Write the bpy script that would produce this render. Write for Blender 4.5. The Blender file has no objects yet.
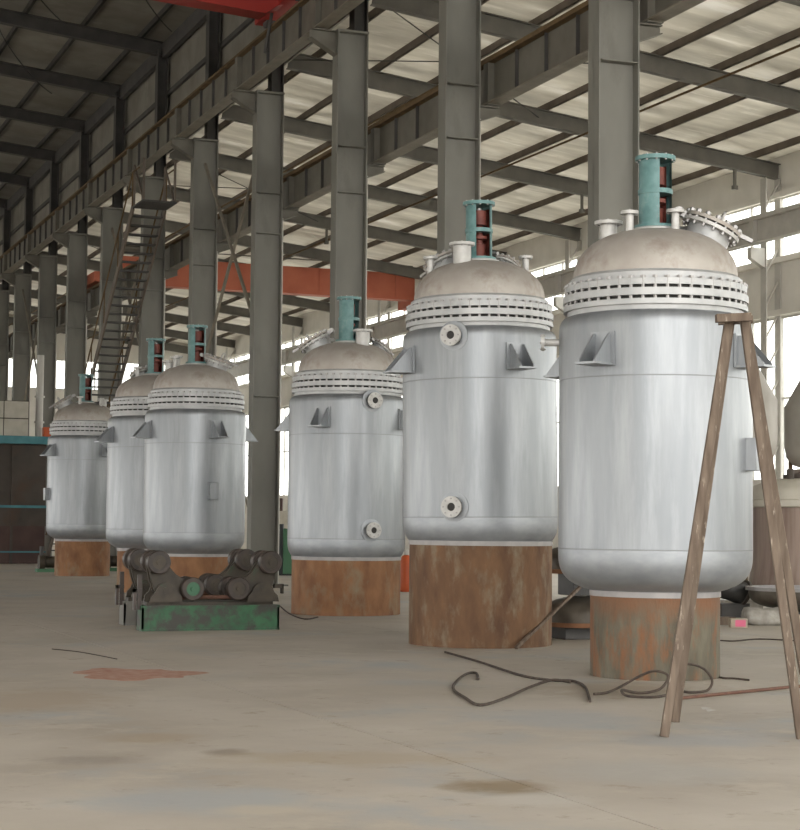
import bpy, bmesh, math, random
from mathutils import Vector, Matrix
random.seed(7)
PI = math.pi
sc = bpy.context.scene
col = sc.collection

# ------------------------------------------------------------------ camera
TH = math.radians(21.25); ROLL = 0.0095; F = 1800.0; HZ = 521.0; CAMH = 1.6
FW = Vector((math.sin(TH), math.cos(TH), 0)); HR = Vector((math.cos(TH), -math.sin(TH), 0)); ZZ = Vector((0, 0, 1))
PT = math.atan((HZ-415)/F)
FD = FW*math.cos(PT) + ZZ*math.sin(PT); UP0 = ZZ*math.cos(PT) - FW*math.sin(PT)
CR = HR*math.cos(ROLL) + UP0*math.sin(ROLL); CU = UP0*math.cos(ROLL) - HR*math.sin(ROLL)
cam = bpy.data.cameras.new('camera'); camo = bpy.data.objects.new('camera', cam); col.objects.link(camo)
m = Matrix((CR, CU, -FD)).transposed().to_4x4(); m.translation = (0, 0, CAMH); camo.matrix_world = m
cam.sensor_fit = 'HORIZONTAL'; cam.sensor_width = 36; cam.lens = 36*F/800
cam.clip_end = 500; cam.clip_start = .05
sc.camera = camo
def at(px, py, d):
    v = FD + CR*((px-400)/F) + CU*((415-py)/F)
    return Vector((0, 0, CAMH)) + v*(d/v.dot(FW))
def ground(px, py, z=0.0):
    v = FD + CR*((px-400)/F) + CU*((415-py)/F)
    return Vector((0, 0, CAMH)) + v*((z-CAMH)/v.z)

# ------------------------------------------------------------------ world, light, exposure
w = bpy.data.worlds.new('sky'); sc.world = w; w.use_nodes = True
bg = w.node_tree.nodes['Background']; bg.inputs[0].default_value = (1, .985, .955, 1); bg.inputs[1].default_value = 2.6
sc.view_settings.view_transform = 'Standard'; sc.view_settings.look = 'None'
sc.view_settings.exposure = 1.15; sc.view_settings.gamma = 1; sc.view_settings.use_curve_mapping = False
sc.cycles.use_denoising = True
sc.cycles.max_bounces = 9; sc.cycles.diffuse_bounces = 6; sc.cycles.glossy_bounces = 4; sc.cycles.transparent_max_bounces = 12
sc.cycles.caustics_reflective = False; sc.cycles.caustics_refractive = False

# ------------------------------------------------------------------ materials
def mat(name, c1, c2=None, rough=.6, metal=0, scale=4, stretch=(1, 1, 1), bump=0, contrast=(.35, .65), c3=None, s3=1.2, t3=(.55, .7), rvar=0, bscale=None, detail=5, coords='Object'):
    mt = bpy.data.materials.new(name); mt.use_nodes = True; nt = mt.node_tree; N = nt.nodes; L = nt.links
    b = N['Principled BSDF']; b.inputs['Roughness'].default_value = rough; b.inputs['Metallic'].default_value = metal
    c2 = c2 or c1
    tc = N.new('ShaderNodeTexCoord'); mp = N.new('ShaderNodeMapping'); L.new(tc.outputs[coords], mp.inputs[0]); mp.inputs['Scale'].default_value = stretch
    n = N.new('ShaderNodeTexNoise'); n.inputs['Scale'].default_value = scale; n.inputs['Detail'].default_value = detail; L.new(mp.outputs[0], n.inputs[0])
    r = N.new('ShaderNodeValToRGB'); r.color_ramp.elements[0].position = contrast[0]; r.color_ramp.elements[1].position = contrast[1]
    r.color_ramp.elements[0].color = (*c1, 1); r.color_ramp.elements[1].color = (*c2, 1); L.new(n.outputs[0], r.inputs[0])
    out = r.outputs[0]
    if c3:
        n3 = N.new('ShaderNodeTexNoise'); n3.inputs['Scale'].default_value = s3; n3.inputs['Detail'].default_value = 7; n3.inputs['Roughness'].default_value = .65; L.new(mp.outputs[0], n3.inputs[0])
        r3 = N.new('ShaderNodeValToRGB'); r3.color_ramp.elements[0].position = t3[0]; r3.color_ramp.elements[1].position = t3[1]; L.new(n3.outputs[0], r3.inputs[0])
        mx = N.new('ShaderNodeMixRGB'); L.new(r3.outputs[0], mx.inputs[0]); L.new(out, mx.inputs[1]); mx.inputs[2].default_value = (*c3, 1); out = mx.outputs[0]
    L.new(out, b.inputs['Base Color'])
    if rvar:
        mr = N.new('ShaderNodeMapRange'); L.new(n.outputs[0], mr.inputs[0]); mr.inputs[3].default_value = rough-rvar; mr.inputs[4].default_value = rough+rvar; L.new(mr.outputs[0], b.inputs['Roughness'])
    if bump:
        nb = N.new('ShaderNodeTexNoise'); nb.inputs['Scale'].default_value = bscale or scale*2; nb.inputs['Detail'].default_value = 4; L.new(mp.outputs[0], nb.inputs[0])
        bp = N.new('ShaderNodeBump'); bp.inputs['Strength'].default_value = bump; bp.inputs['Distance'].default_value = .05; L.new(nb.outputs[0], bp.inputs['Height']); L.new(bp.outputs[0], b.inputs['Normal'])
    return mt
MT = {}
MT['steel'] = mat('brushed_vessel_steel', (.215, .228, .24), (.285, .298, .31), rough=.42, metal=.55, scale=2.2, stretch=(2.4, 2.4, .3), contrast=(.3, .7), c3=(.345, .358, .37), s3=1.7, t3=(.45, .75), rvar=.08)
MT['head'] = mat('bottom_head_steel', (.26, .275, .29), (.33, .345, .36), rough=.42, metal=.5, scale=4, stretch=(1, 1, 2), rvar=.06)
MT['flange'] = mat('flange_steel', (.36, .365, .365), (.44, .44, .435), rough=.5, metal=.3, scale=6)
MT['dome'] = mat('dusty_dome_steel', (.34, .305, .27), (.46, .43, .39), rough=.6, metal=.25, scale=2.5, contrast=(.3, .7), c3=(.24, .185, .15), s3=2.4, t3=(.5, .75), bump=.05)
MT['seam'] = mat('weld_seam', (.21, .215, .22), rough=.5, metal=.4)
MT['dark'] = mat('dark_gap', (.035, .033, .03), rough=.8)
MT['bolt'] = mat('bolt_steel', (.34, .33, .32), rough=.45, metal=.5)
MT['nozzle'] = mat('pale_nozzle_steel', (.42, .41, .39), (.52, .51, .49), rough=.5, metal=.2, scale=8)
MT['rust'] = mat('rusted_pedestal_plate', (.085, .042, .021), (.165, .088, .042), rough=.85, scale=3.4, stretch=(1.4, 1.4, .6), contrast=(.3, .7), c3=(.19, .155, .105), s3=2.9, t3=(.5, .70), bump=.2, bscale=20)
MT['rust3'] = mat('orange_rust_plate', (.15, .066, .030), (.27, .135, .062), rough=.85, scale=3.8, stretch=(1.2, 1.2, .6), contrast=(.3, .7), c3=(.22, .17, .11), s3=3.1, t3=(.52, .72), bump=.2, bscale=20)
MT['rust2'] = mat('grey_rust_plate', (.075, .065, .045), (.135, .12, .085), rough=.85, scale=3.4, stretch=(2, 2, .6), c3=(.19, .075, .028), s3=2.2, t3=(.50, .68), bump=.2, bscale=20)
MT['band'] = mat('pale_primer_band', (.27, .26, .255), (.34, .32, .31), rough=.6, metal=.2, scale=6)
MT['teal'] = mat('teal_paint', (.085, .185, .185), (.13, .25, .245), rough=.5, scale=9, c3=(.20, .30, .28), s3=5, t3=(.55, .72))
MT['oxide'] = mat('red_oxide_shaft', (.10, .022, .016), (.17, .04, .025), rough=.6, scale=6)
MT['col'] = mat('grey_column_paint', (.168, .163, .142), (.205, .20, .175), rough=.6, scale=1.5, stretch=(1, 1, .4), c3=(.14, .132, .112), s3=1)
MT['roofsteel'] = mat('grey_roof_steel', (.13, .125, .11), (.17, .16, .14), rough=.65, scale=2)
MT['purlin'] = mat('brown_grey_purlin', (.12, .095, .075), (.16, .13, .105), rough=.7, scale=2)
MT['darksteel'] = mat('dark_frame_steel', (.055, .052, .05), (.08, .075, .07), rough=.7, scale=2)
MT['girder'] = mat('runway_girder_paint', (.115, .105, .082), (.155, .145, .12), rough=.6, scale=2)
MT['railrust'] = mat('rusty_crane_rail', (.10, .062, .026), (.15, .095, .042), rough=.8, scale=4)
MT['bottomfl'] = mat('girder_bottom_flange', (.17, .15, .12), (.22, .195, .155), rough=.6, scale=3)
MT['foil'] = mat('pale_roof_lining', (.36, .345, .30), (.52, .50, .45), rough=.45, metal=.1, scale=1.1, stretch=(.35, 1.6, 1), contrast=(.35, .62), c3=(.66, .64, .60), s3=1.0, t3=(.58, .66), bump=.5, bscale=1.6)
def translucent(mt, w, tint):
    N = mt.node_tree.nodes; L = mt.node_tree.links; b = N['Principled BSDF']; o = N['Material Output']
    t = N.new('ShaderNodeBsdfTranslucent'); t.inputs[0].default_value = (*tint, 1)
    x = N.new('ShaderNodeMixShader'); x.inputs[0].default_value = w
    g = N.new('ShaderNodeNewGeometry'); mp = N.new('ShaderNodeMapping'); mp.inputs['Scale'].default_value = (.32, 1.5, 1); L.new(g.outputs['Position'], mp.inputs[0])
    n = N.new('ShaderNodeTexNoise'); n.inputs['Scale'].default_value = 1.0; n.inputs['Detail'].default_value = 5; n.inputs['Roughness'].default_value = .62; L.new(mp.outputs[0], n.inputs[0])
    r = N.new('ShaderNodeValToRGB'); e = r.color_ramp.elements; e[0].position = .38; e[0].color = tuple(q*.62 for q in tint)+(1,); e[1].position = .60; e[1].color = (*tint, 1)
    e2 = e.new(.68); e2.color = (.97, .95, .90, 1); L.new(n.outputs[0], r.inputs[0]); L.new(r.outputs[0], t.inputs[0])
    L.new(b.outputs[0], x.inputs[1]); L.new(t.outputs[0], x.inputs[2]); L.new(x.outputs[0], o.inputs[0])
translucent(MT['foil'], .30, (.80, .765, .68))  # sky glow through the sheet, added to brighten the dark right roof
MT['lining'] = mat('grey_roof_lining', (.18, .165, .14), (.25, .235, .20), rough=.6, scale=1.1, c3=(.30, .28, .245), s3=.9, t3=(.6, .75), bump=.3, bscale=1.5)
MT['clad'] = mat('pale_wall_cladding', (.68, .655, .60), (.78, .755, .70), rough=.7, scale=1)
MT['frame'] = mat('pale_window_frame', (.47, .455, .42), (.54, .52, .48), rough=.6, scale=3)
MT['redcrane'] = mat('red_crane_paint', (.30, .016, .010), (.36, .024, .014), rough=.55, scale=1)
MT['orangecrane'] = mat('faded_red_crane_paint', (.42, .105, .055), (.50, .14, .075), rough=.6, scale=1)
MT['green'] = mat('worn_green_paint', (.022, .085, .038), (.036, .12, .054), rough=.6, scale=5, c3=(.04, .036, .03), s3=3.6, t3=(.42, .58), bump=.1)
MT['greasy'] = mat('greasy_dark_steel', (.026, .020, .012), (.055, .041, .026), rough=.55, metal=0, scale=6, c3=(.025, .06, .03), s3=4, t3=(.60, .70))
MT['wheel'] = mat('worn_roller_rubber', (.022, .016, .012), (.055, .038, .029), rough=.5, scale=8)
MT['greenhub'] = mat('green_hub_paint', (.045, .13, .07), rough=.6)
MT['wood'] = mat('weathered_brown_timber', (.082, .056, .038), (.145, .108, .078), rough=.8, scale=3, stretch=(6, 6, .8), c3=(.34, .29, .23), s3=5, t3=(.60, .70))
MT['rope'] = mat('dark_cable_rubber', (.028, .019, .014), (.07, .05, .037), rough=.8, scale=14)
MT['rod'] = mat('rusty_rod', (.10, .045, .03), (.14, .07, .045), rough=.8, scale=20)
MT['tealpl'] = mat('turquoise_platform_paint', (.04, .17, .20), (.06, .215, .24), rough=.5, scale=3)
MT['brownpl'] = mat('brown_stained_plate', (.045, .037, .03), (.075, .06, .048), rough=.75, scale=1.4, c3=(.075, .045, .03), s3=.8, t3=(.5, .65))
MT['redpl'] = mat('maroon_plate', (.055, .03, .026), (.08, .045, .037), rough=.75, scale=1.4)
MT['cream'] = mat('cream_paint', (.42, .39, .32), (.50, .47, .40), rough=.6, scale=3)
MT['drum'] = mat('brownish_vessel_shell', (.17, .115, .09), (.27, .205, .165), rough=.45, metal=.3, scale=3, stretch=(3, 3, .2))
MT['greyvessel'] = mat('matt_grey_vessel', (.30, .28, .245), (.36, .335, .295), rough=.6, scale=2)
MT['black'] = mat('black_rubber', (.02, .019, .018), (.035, .033, .03), rough=.5, scale=5)
MT['sack'] = mat('dirty_white_sack', (.24, .22, .19), (.38, .36, .32), rough=.85, scale=6, bump=.5, bscale=8)
MT['headgrey'] = mat('dull_dished_head', (.075, .062, .048), (.13, .11, .085), rough=.5, metal=.4, scale=4)
MT['rim'] = mat('rusty_rim', (.17, .075, .035), (.24, .11, .05), rough=.8, scale=8)
MT['orange'] = mat('orange_paint', (.50, .09, .02), rough=.5)
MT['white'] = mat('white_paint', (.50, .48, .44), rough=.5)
MT['pink'] = mat('pink_print', (.62, .12, .22), rough=.6)
MT['card'] = mat('pale_cardboard', (.36, .30, .23), rough=.8)
MT['greenbox'] = mat('green_cabinet_paint', (.06, .16, .085), rough=.6)
MT['darkbox'] = mat('dark_cabinet_side', (.03, .035, .035), rough=.6)
MT['asphalt'] = mat('pale_yard_concrete', (.42, .41, .38), (.5, .49, .45), rough=.9, scale=.4)
MT['subfloor'] = mat('dark_joint_filler', (.13, .105, .08), rough=.95, scale=3)
MT['redpaint'] = mat('red_floor_paint', (.30, .13, .085), (.41, .27, .20), rough=.85, scale=9, contrast=(.35, .7))

def upper_rust(mt, colr, z0, z1):        # heavier orange rust on the upper third of the ring
    N = mt.node_tree.nodes; L = mt.node_tree.links; b = N['Principled BSDF']; old = b.inputs['Base Color'].links[0].from_socket
    tc = N.new('ShaderNodeTexCoord'); sp = N.new('ShaderNodeSeparateXYZ'); L.new(tc.outputs['Object'], sp.inputs[0])
    n = N.new('ShaderNodeTexNoise'); n.inputs['Scale'].default_value = 4.5; n.inputs['Detail'].default_value = 6; L.new(tc.outputs['Object'], n.inputs[0])
    a = N.new('ShaderNodeMath'); a.operation = 'MULTIPLY_ADD'; L.new(n.outputs[0], a.inputs[0]); a.inputs[1].default_value = .5; L.new(sp.outputs[2], a.inputs[2])
    r = N.new('ShaderNodeMapRange'); L.new(a.outputs[0], r.inputs[0]); r.inputs[1].default_value = z0; r.inputs[2].default_value = z1
    x = N.new('ShaderNodeMixRGB'); L.new(r.outputs[0], x.inputs[0]); L.new(old, x.inputs[1]); x.inputs[2].default_value = (*colr, 1); L.new(x.outputs[0], b.inputs['Base Color'])
upper_rust(MT['rust2'], (.165, .078, .038), .80, 1.12)
def glass_mat():
    mt = bpy.data.materials.new('window_glass'); mt.use_nodes = True; N = mt.node_tree.nodes; L = mt.node_tree.links
    N.remove(N['Principled BSDF']); o = N['Material Output']
    t = N.new('ShaderNodeBsdfTransparent'); t.inputs[0].default_value = (.93, .94, .93, 1)
    g = N.new('ShaderNodeBsdfGlossy'); g.inputs['Roughness'].default_value = .05
    x = N.new('ShaderNodeMixShader'); x.inputs[0].default_value = .06
    L.new(t.outputs[0], x.inputs[1]); L.new(g.outputs[0], x.inputs[2]); L.new(x.outputs[0], o.inputs[0]); return mt
MT['glass'] = glass_mat()

def floor_mat():
    mt = bpy.data.materials.new('stained_concrete_floor'); mt.use_nodes = True; N = mt.node_tree.nodes; L = mt.node_tree.links
    b = N['Principled BSDF']; b.inputs['Roughness'].default_value = .62
    tc = N.new('ShaderNodeTexCoord'); geo = N.new('ShaderNodeNewGeometry')
    def noise(s, d=6, r=.6, src=geo.outputs['Position']):
        n = N.new('ShaderNodeTexNoise'); n.inputs['Scale'].default_value = s; n.inputs['Detail'].default_value = d; n.inputs['Roughness'].default_value = r; L.new(src, n.inputs[0]); return n.outputs[0]
    def ramp(v, p0, p1, c0=(0, 0, 0), c1=(1, 1, 1)):
        r = N.new('ShaderNodeValToRGB'); r.color_ramp.elements[0].position = p0; r.color_ramp.elements[1].position = p1
        r.color_ramp.elements[0].color = (*c0, 1); r.color_ramp.elements[1].color = (*c1, 1); L.new(v, r.inputs[0]); return r.outputs[0]
    def mix(f, a, c):
        x = N.new('ShaderNodeMixRGB'); L.new(f, x.inputs[0]); L.new(a, x.inputs[1])
        if isinstance(c, tuple): x.inputs[2].default_value = (*c, 1)
        else: L.new(c, x.inputs[2])
        return x.outputs[0]
    c = ramp(noise(.55), .35, .68, (.34, .295, .24), (.455, .41, .35))
    c = mix(ramp(noise(.38, 5), .54, .66), c, (.33, .33, .32))        # bluish grey worn areas
    c = mix(ramp(noise(.8, 7, .7), .58, .74), c, (.30, .235, .165))      # tan stains
    c = mix(ramp(noise(1.6, 8, .7), .5, .62), c, (.41, .365, .30))
    c = mix(ramp(noise(2.6, 8, .75), .58, .70), c, (.26, .21, .155))
    c = mix(ramp(noise(7, 8, .8), .64, .72), c, (.50, .46, .40))
    def stain(cx, cy, ang, rx, ry, colr, s=1.0):       # stain with a shape of its own at a fixed place of the floor
        nonlocal c
        mp = N.new('ShaderNodeMapping'); mp.vector_type = 'TEXTURE'; mp.inputs['Location'].default_value = (cx, cy, 0); mp.inputs['Rotation'].default_value = (0, 0, ang); mp.inputs['Scale'].default_value = (rx, ry, 10)
        L.new(geo.outputs['Position'], mp.inputs[0]); ln = N.new('ShaderNodeVectorMath'); ln.operation = 'LENGTH'; L.new(mp.outputs[0], ln.inputs[0])
        ad = N.new('ShaderNodeMath'); ad.operation = 'MULTIPLY_ADD'; L.new(noise(3.0, 6, .7), ad.inputs[0]); ad.inputs[1].default_value = .7; ms = N.new('ShaderNodeMath'); ms.operation = 'MULTIPLY'; ms.inputs[1].default_value = .5; L.new(ln.outputs['Value'], ms.inputs[0]); L.new(ms.outputs[0], ad.inputs[2])
        q = ramp(ad.outputs[0], .58, .88, (s, s, s), (0, 0, 0)); c = mix(q, c, colr)
    for px, py, wx, hy, colr, s_ in ((497, 787, 60, 9, (.20, .14, .075), .8), (205, 800, 150, 16, (.33, .335, .33), .8), (560, 718, 90, 10, (.33, .33, .325), .7), (265, 810, 60, 6, (.44, .385, .30), .8),
                               (225, 752, 28, 4, (.22, .18, .14), .8), (40, 700, 90, 14, (.32, .25, .175), .6), (650, 772, 120, 14, (.37, .355, .325), .6), (355, 758, 160, 9, (.345, .275, .19), .6), (150, 738, 60, 6, (.33, .26, .18), .6),
                               (90, 760, 60, 5, (.24, .21, .18), .6), (420, 690, 130, 9, (.36, .31, .245), .5), (690, 740, 100, 8, (.31, .315, .32), .6), (540, 800, 60, 8, (.46, .43, .38), .6), (620, 690, 90, 10, (.24, .19, .13), .6)):
        g0 = ground(px, py); rx = wx*g0.dot(FW)/F; ry = abs((ground(px, py-hy)-ground(px, py+hy)).length)/2
        stain(g0.x, g0.y, -TH, rx, ry, colr, s_)
    L.new(c, b.inputs['Base Color'])
    rr = N.new('ShaderNodeMapRange'); L.new(noise(1.1), rr.inputs[0]); rr.inputs[3].default_value = .5; rr.inputs[4].default_value = .78; L.new(rr.outputs[0], b.inputs['Roughness'])
    bp = N.new('ShaderNodeBump'); bp.inputs['Strength'].default_value = .12; bp.inputs['Distance'].default_value = .02; L.new(noise(12, 6, .7), bp.inputs['Height']); L.new(bp.outputs[0], b.inputs['Normal'])
    return mt
MT['floor'] = floor_mat()

# ------------------------------------------------------------------ mesh helper
class MB:
    def __init__(s): s.v = []; s.f = []; s.sm = []
    def add(s, vs, fs, smooth=False, M=None):
        o = len(s.v)
        for p in vs:
            p = Vector(p)
            s.v.append(tuple(M @ p if M else p))
        for f in fs: s.f.append([i+o for i in f]); s.sm.append(smooth)
        return s
    def box(s, x0, x1, y0, y1, z0, z1, M=None):
        v = [(x, y, z) for x in (x0, x1) for y in (y0, y1) for z in (z0, z1)]
        return s.add(v, [(0, 1, 3, 2), (4, 6, 7, 5), (0, 4, 5, 1), (2, 3, 7, 6), (0, 2, 6, 4), (1, 5, 7, 3)], False, M)
    def beam(s, a, b, w, h, up=(0, 0, 1)):
        a = Vector(a); b = Vector(b); d = (b-a); l = d.length; d.normalize(); u = Vector(up); sd = d.cross(u)
        if sd.length < 1e-4: sd = d.cross(Vector((1, 0, 0)))
        sd.normalize(); u = sd.cross(d)
        M = Matrix((d, sd, u)).transposed().to_4x4(); M.translation = a
        return s.box(0, l, -w/2, w/2, -h/2, h/2, M)
    def lathe(s, prof, n=48, M=None, smooth=True, a0=0, a1=2*PI):
        full = abs(a1-a0-2*PI) < 1e-5; m = n if full else n+1
        v = []; 
        for r, z in prof:
            for i in range(m):
                a = a0+(a1-a0)*i/n; v.append((r*math.cos(a), r*math.sin(a), z))
        f = []
        for j in range(len(prof)-1):
            for i in range(n):
                k = (i+1) % m if full else i+1
                f.append((j*m+i, j*m+k, (j+1)*m+k, (j+1)*m+i))
        return s.add(v, f, smooth, M)
    def cyl(s, a, b, r, n=16, r2=None, cap=True):
        a = Vector(a); b = Vector(b); d = b-a; l = d.length; q = d.to_track_quat('Z', 'Y'); M = q.to_matrix().to_4x4(); M.translation = a
        r2 = r if r2 is None else r2
        s.lathe([(r, 0), (r2, l)], n, M)
        if cap:
            for rr, z in ((r, 0), (r2, l)):
                s.add([(rr*math.cos(2*PI*i/n), rr*math.sin(2*PI*i/n), z) for i in range(n)], [tuple(range(n))], False, M)
        return s
    def ring(s, ro, ri, z0, z1, n=48, M=None):
        return s.lathe([(ri, z0), (ro, z0), (ro, z1), (ri, z1), (ri, z0)], n, M)
    def prism(s, poly, t0, t1, M=None):   # polygon in local xz, extruded along y
        n = len(poly); v = [(x, t0, z) for x, z in poly]+[(x, t1, z) for x, z in poly]
        return s.add(v, [tuple(range(n)), tuple(range(2*n-1, n-1, -1))]+[(i, (i+1) % n, n+(i+1) % n, n+i) for i in range(n)], False, M)
    def tube(s, pts, r, n=8):
        pts = [Vector(p) for p in pts]; rings = []; v = []
        up = Vector((0, 0, 1))
        for i, p in enumerate(pts):
            d = (pts[min(i+1, len(pts)-1)]-pts[max(i-1, 0)]).normalized()
            sd = d.cross(up); sd = sd.normalized() if sd.length > 1e-3 else Vector((1, 0, 0)); u = sd.cross(d)
            for k in range(n):
                a = 2*PI*k/n; v.append(p+sd*(r*math.cos(a))+u*(r*math.sin(a)))
        f = [(j*n+k, j*n+(k+1) % n, (j+1)*n+(k+1) % n, (j+1)*n+k) for j in range(len(pts)-1) for k in range(n)]
        f += [tuple(range(n)), tuple((len(pts)-1)*n+k for k in range(n))]
        return s.add(v, f, True)
    def sphere(s, c, r, sc3=(1, 1, 1), n=16, M=None):
        prof = [(r*math.sin(PI*j/(n//2)), -r*math.cos(PI*j/(n//2))) for j in range(n//2+1)]
        T = Matrix.Translation(c) @ Matrix.Diagonal((*sc3, 1)); T = M @ T if M else T
        return s.lathe(prof, n, T)
    def mesh(s, name, m, bevel=0):
        me = bpy.data.meshes.new(name); me.from_pydata(s.v, [], s.f)
        bm = bmesh.new(); bm.from_mesh(me)
        for i, f in enumerate(bm.faces): f.smooth = s.sm[i] if i < len(s.sm) else False
        bmesh.ops.remove_doubles(bm, verts=bm.verts, dist=1e-5)
        bmesh.ops.dissolve_degenerate(bm, dist=1e-6, edges=bm.edges)
        bmesh.ops.recalc_face_normals(bm, faces=bm.faces)
        if bevel: bmesh.ops.bevel(bm, geom=list(bm.edges), offset=bevel, segments=1, affect='EDGES')
        bm.to_mesh(me); bm.free()
        me.set_sharp_from_angle(angle=math.radians(40))
        me.materials.append(MT[m] if isinstance(m, str) else m)
        return me
    def build(s, name, m, parent=None, bevel=0, label=None, kind=None):
        return put(s.mesh(name, m, bevel), name, parent, label=label, kind=kind)
def put(me, name, parent=None, loc=None, rotz=0, label=None, kind=None):
    o = bpy.data.objects.new(name, me); col.objects.link(o)
    if parent: o.parent = parent
    if loc is not None: o.location = loc
    if rotz: o.rotation_euler.z = rotz
    if label: o['label'] = label
    if kind: o['kind'] = kind
    return o
def thing(name, label, cat, loc=(0, 0, 0), rotz=0, group=None):
    o = bpy.data.objects.new(name, None); col.objects.link(o); o.location = loc; o.rotation_euler.z = rotz; o.empty_display_size = .2
    o['label'] = label; o['category'] = cat
    if group: o['group'] = group
    return o
def tag(o, label, cat, group=None):
    o['label'] = label; o['category'] = cat
    if group: o['group'] = group
    return o
def struct(o): o['kind'] = 'structure'; return o
def Rz(a): return Matrix.Rotation(a, 4, 'Z')

# ------------------------------------------------------------------ building dimensions (Y along the hall, X across)
XA = 12.87; XR = 27.5; XL = -15.0; Y0 = -8.0; Y1 = 102.07; BAY = 6.0; YC = 24.07
def zr(x): return 13.03 - .118*(x-XA)          # rafter centre, right bay
def zl(x): return 16.15 + .1*(XA-x) if x > -1 else 16.15+.1*(XA+1) - .1*(-1-x)
ylist = [YC+BAY*n for n in range(-5, 14)]
YE = ylist[-1]+.3

# floor: long cast strips with recessed joints over a dark base
fl = struct(MB().box(XL, XR, Y0, YE, -.3, -.025).build('floor', 'subfloor'))
xs = [XL, -9.5, -4.75, 0, 4.75, 9.5, 14.25, 19, 23.75, XR]
for a, b in zip(xs[:-1], xs[1:]):
    MB().box(a+.007, b-.007, Y0, YE, -.024, 0).build('floor_strip', 'floor', fl)
struct(MB().box(-160, 190, -120, 240, -.6, -.35).build('ground', 'asphalt'))

# right wall with two bands of windows
wr = struct(MB().box(XR, XR+.2, Y0, YE, 0, 2.8).box(XR, XR+.2, Y0, YE, 7.3, 8.9).box(XR, XR+.2, Y0, YE, 10.6, 11.9).build('wall_right', 'clad'))
girt = MB().box(-.12, 0, Y0, YE, -.08, .08).mesh('girt', 'clad')
for z in (2.75, 7.4, 8.85, 10.65): put(girt, 'girt', wr, (XR, 0, z))
pane_up = MB().box(-.012, .012, -.72, .72, -.82, .82).mesh('pane', 'glass')
pane_lo = MB().box(-.012, .012, -.72, .72, -1.08, 1.08).mesh('pane', 'glass')
mull_u = MB().box(-.04, .04, -.018, .018, -.85, .85).mesh('mullion', 'frame')
mull_l = MB().box(-.04, .04, -.03, .03, -2.25, 2.25).mesh('mullion', 'frame')
trans = MB().box(-.04, .04, -3, 3, -.03, .03).mesh('transom', 'frame')
wn = 0
for n in range(-5, 13):
    yb = YC+BAY*n
    for low in (0, 1):
        wn += 1
        z0, z1 = (2.8, 7.3) if low else (8.9, 10.6)
        w_ = struct(MB().box(XR+.06, XR+.14, yb, yb+6, z0, z0+.05).box(XR+.06, XR+.14, yb, yb+6, z1-.05, z1).build('window_%d' % wn, 'frame'))
        for k in range(4):
            put(mull_l if low else mull_u, 'mullion', w_, (XR+.1, yb+1.5*k, (z0+z1)/2))
            if low:
                for zz in (z0+1.13, z1-1.13): put(pane_lo, 'pane', w_, (XR+.1, yb+1.5*k+.75, zz))
            else: put(pane_up, 'pane', w_, (XR+.1, yb+1.5*k+.75, (z0+z1)/2))
        if low: put(trans, 'transom', w_, (XR+.1, yb+3, (z0+z1)/2))
# end wall with the same high window band
YW = YE
we = struct(MB().box(XL, XR, YW, YW+.2, 0, 8.9).box(XL, XR, YW, YW+.2, 10.6, 12.2).box(XL, XR, YW, YW+.2, 12.2, 17.8).build('wall_end', 'clad'))
pe = MB().box(-.72, .72, -.012, .012, -.82, .82).mesh('pane', 'glass'); me_ = MB().box(-.03, .03, -.04, .04, -.85, .85).mesh('mullion', 'frame')
wn += 1
w_ = struct(MB().box(XL, XR, YW+.06, YW+.14, 8.9, 8.96).box(XL, XR, YW+.06, YW+.14, 10.54, 10.6).build('window_%d' % wn, 'frame'))
for k in range(28):
    put(pe, 'pane', w_, (XL+.75+1.5*k, YW+.1, 9.75)); put(me_, 'mullion', w_, (XL+1.5*k, YW+.1, 9.75))
# left wall (outside the frame): solid below and above a long opening
struct(MB().box(XL-.2, XL, Y0, YE, 0, 1.2).box(XL-.2, XL, Y0, YE, 5.5, 16.2).build('wall_left', 'clad'))
# clerestory wall over the column row
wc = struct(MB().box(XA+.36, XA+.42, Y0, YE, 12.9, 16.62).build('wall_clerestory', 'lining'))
g2 = MB().box(-.07, .02, Y0, YE, -.07, .07).mesh('girt', 'darksteel')
for z in (13.75, 14.75): put(g2, 'girt', wc, (XA+.34, 0, z))
MB().box(XA+.1, XA+.26, Y0, YE, 15.85, 16.3).build('eave_beam', 'darksteel', wc)

# roofs: sheet, purlins, rafters
def roof(name, xa, xb, zf, mt, mp, mraf, sp, rd, rw):
    a, b = zf(xa), zf(xb)
    up = rd/2+.2
    rf = struct(MB().add([(xa, Y0, a+up), (xb, Y0, b+up), (xb, YE, b+up), (xa, YE, a+up), (xa, Y0, a+up+.12), (xb, Y0, b+up+.12), (xb, YE, b+up+.12), (xa, YE, a+up+.12)],
        [(0, 1, 2, 3), (4, 5, 6, 7), (0, 1, 5, 4), (2, 3, 7, 6), (0, 3, 7, 4), (1, 2, 6, 5)]).build(name, mt))
    n = max(2, int(abs(xb-xa)/sp)); pm = MB().box(-.035, .035, Y0, YE, -.08, .1).box(-.035, .05, Y0, YE, -.08, -.065).mesh('purlin', mp)
    for i in range(n):
        x = xa+(xb-xa)*(i+.5)/n; put(pm, 'purlin', rf, (x, 0, zf(x)+rd/2+.1))
    d = Vector((xb-xa, 0, b-a)); l = d.length; ang = -math.atan2(b-a, xb-xa)
    rm = MB()
    rm.box(0, l, -.006, .006, -rd/2, rd/2); rm.box(0, l, -rw/2, rw/2, -rd/2, -rd/2+.02); rm.box(0, l, -rw/2, rw/2, rd/2-.02, rd/2)
    rm = rm.mesh('rafter', mraf)
    for y in ylist:
        o = put(rm, 'rafter', rf, (xa, y, a)); o.rotation_euler.y = ang
    return rf
rR = roof('ceiling_right', XA+.43, XR, zr, 'foil', 'purlin', 'roofsteel', 1.5, .42, .22)
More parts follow.
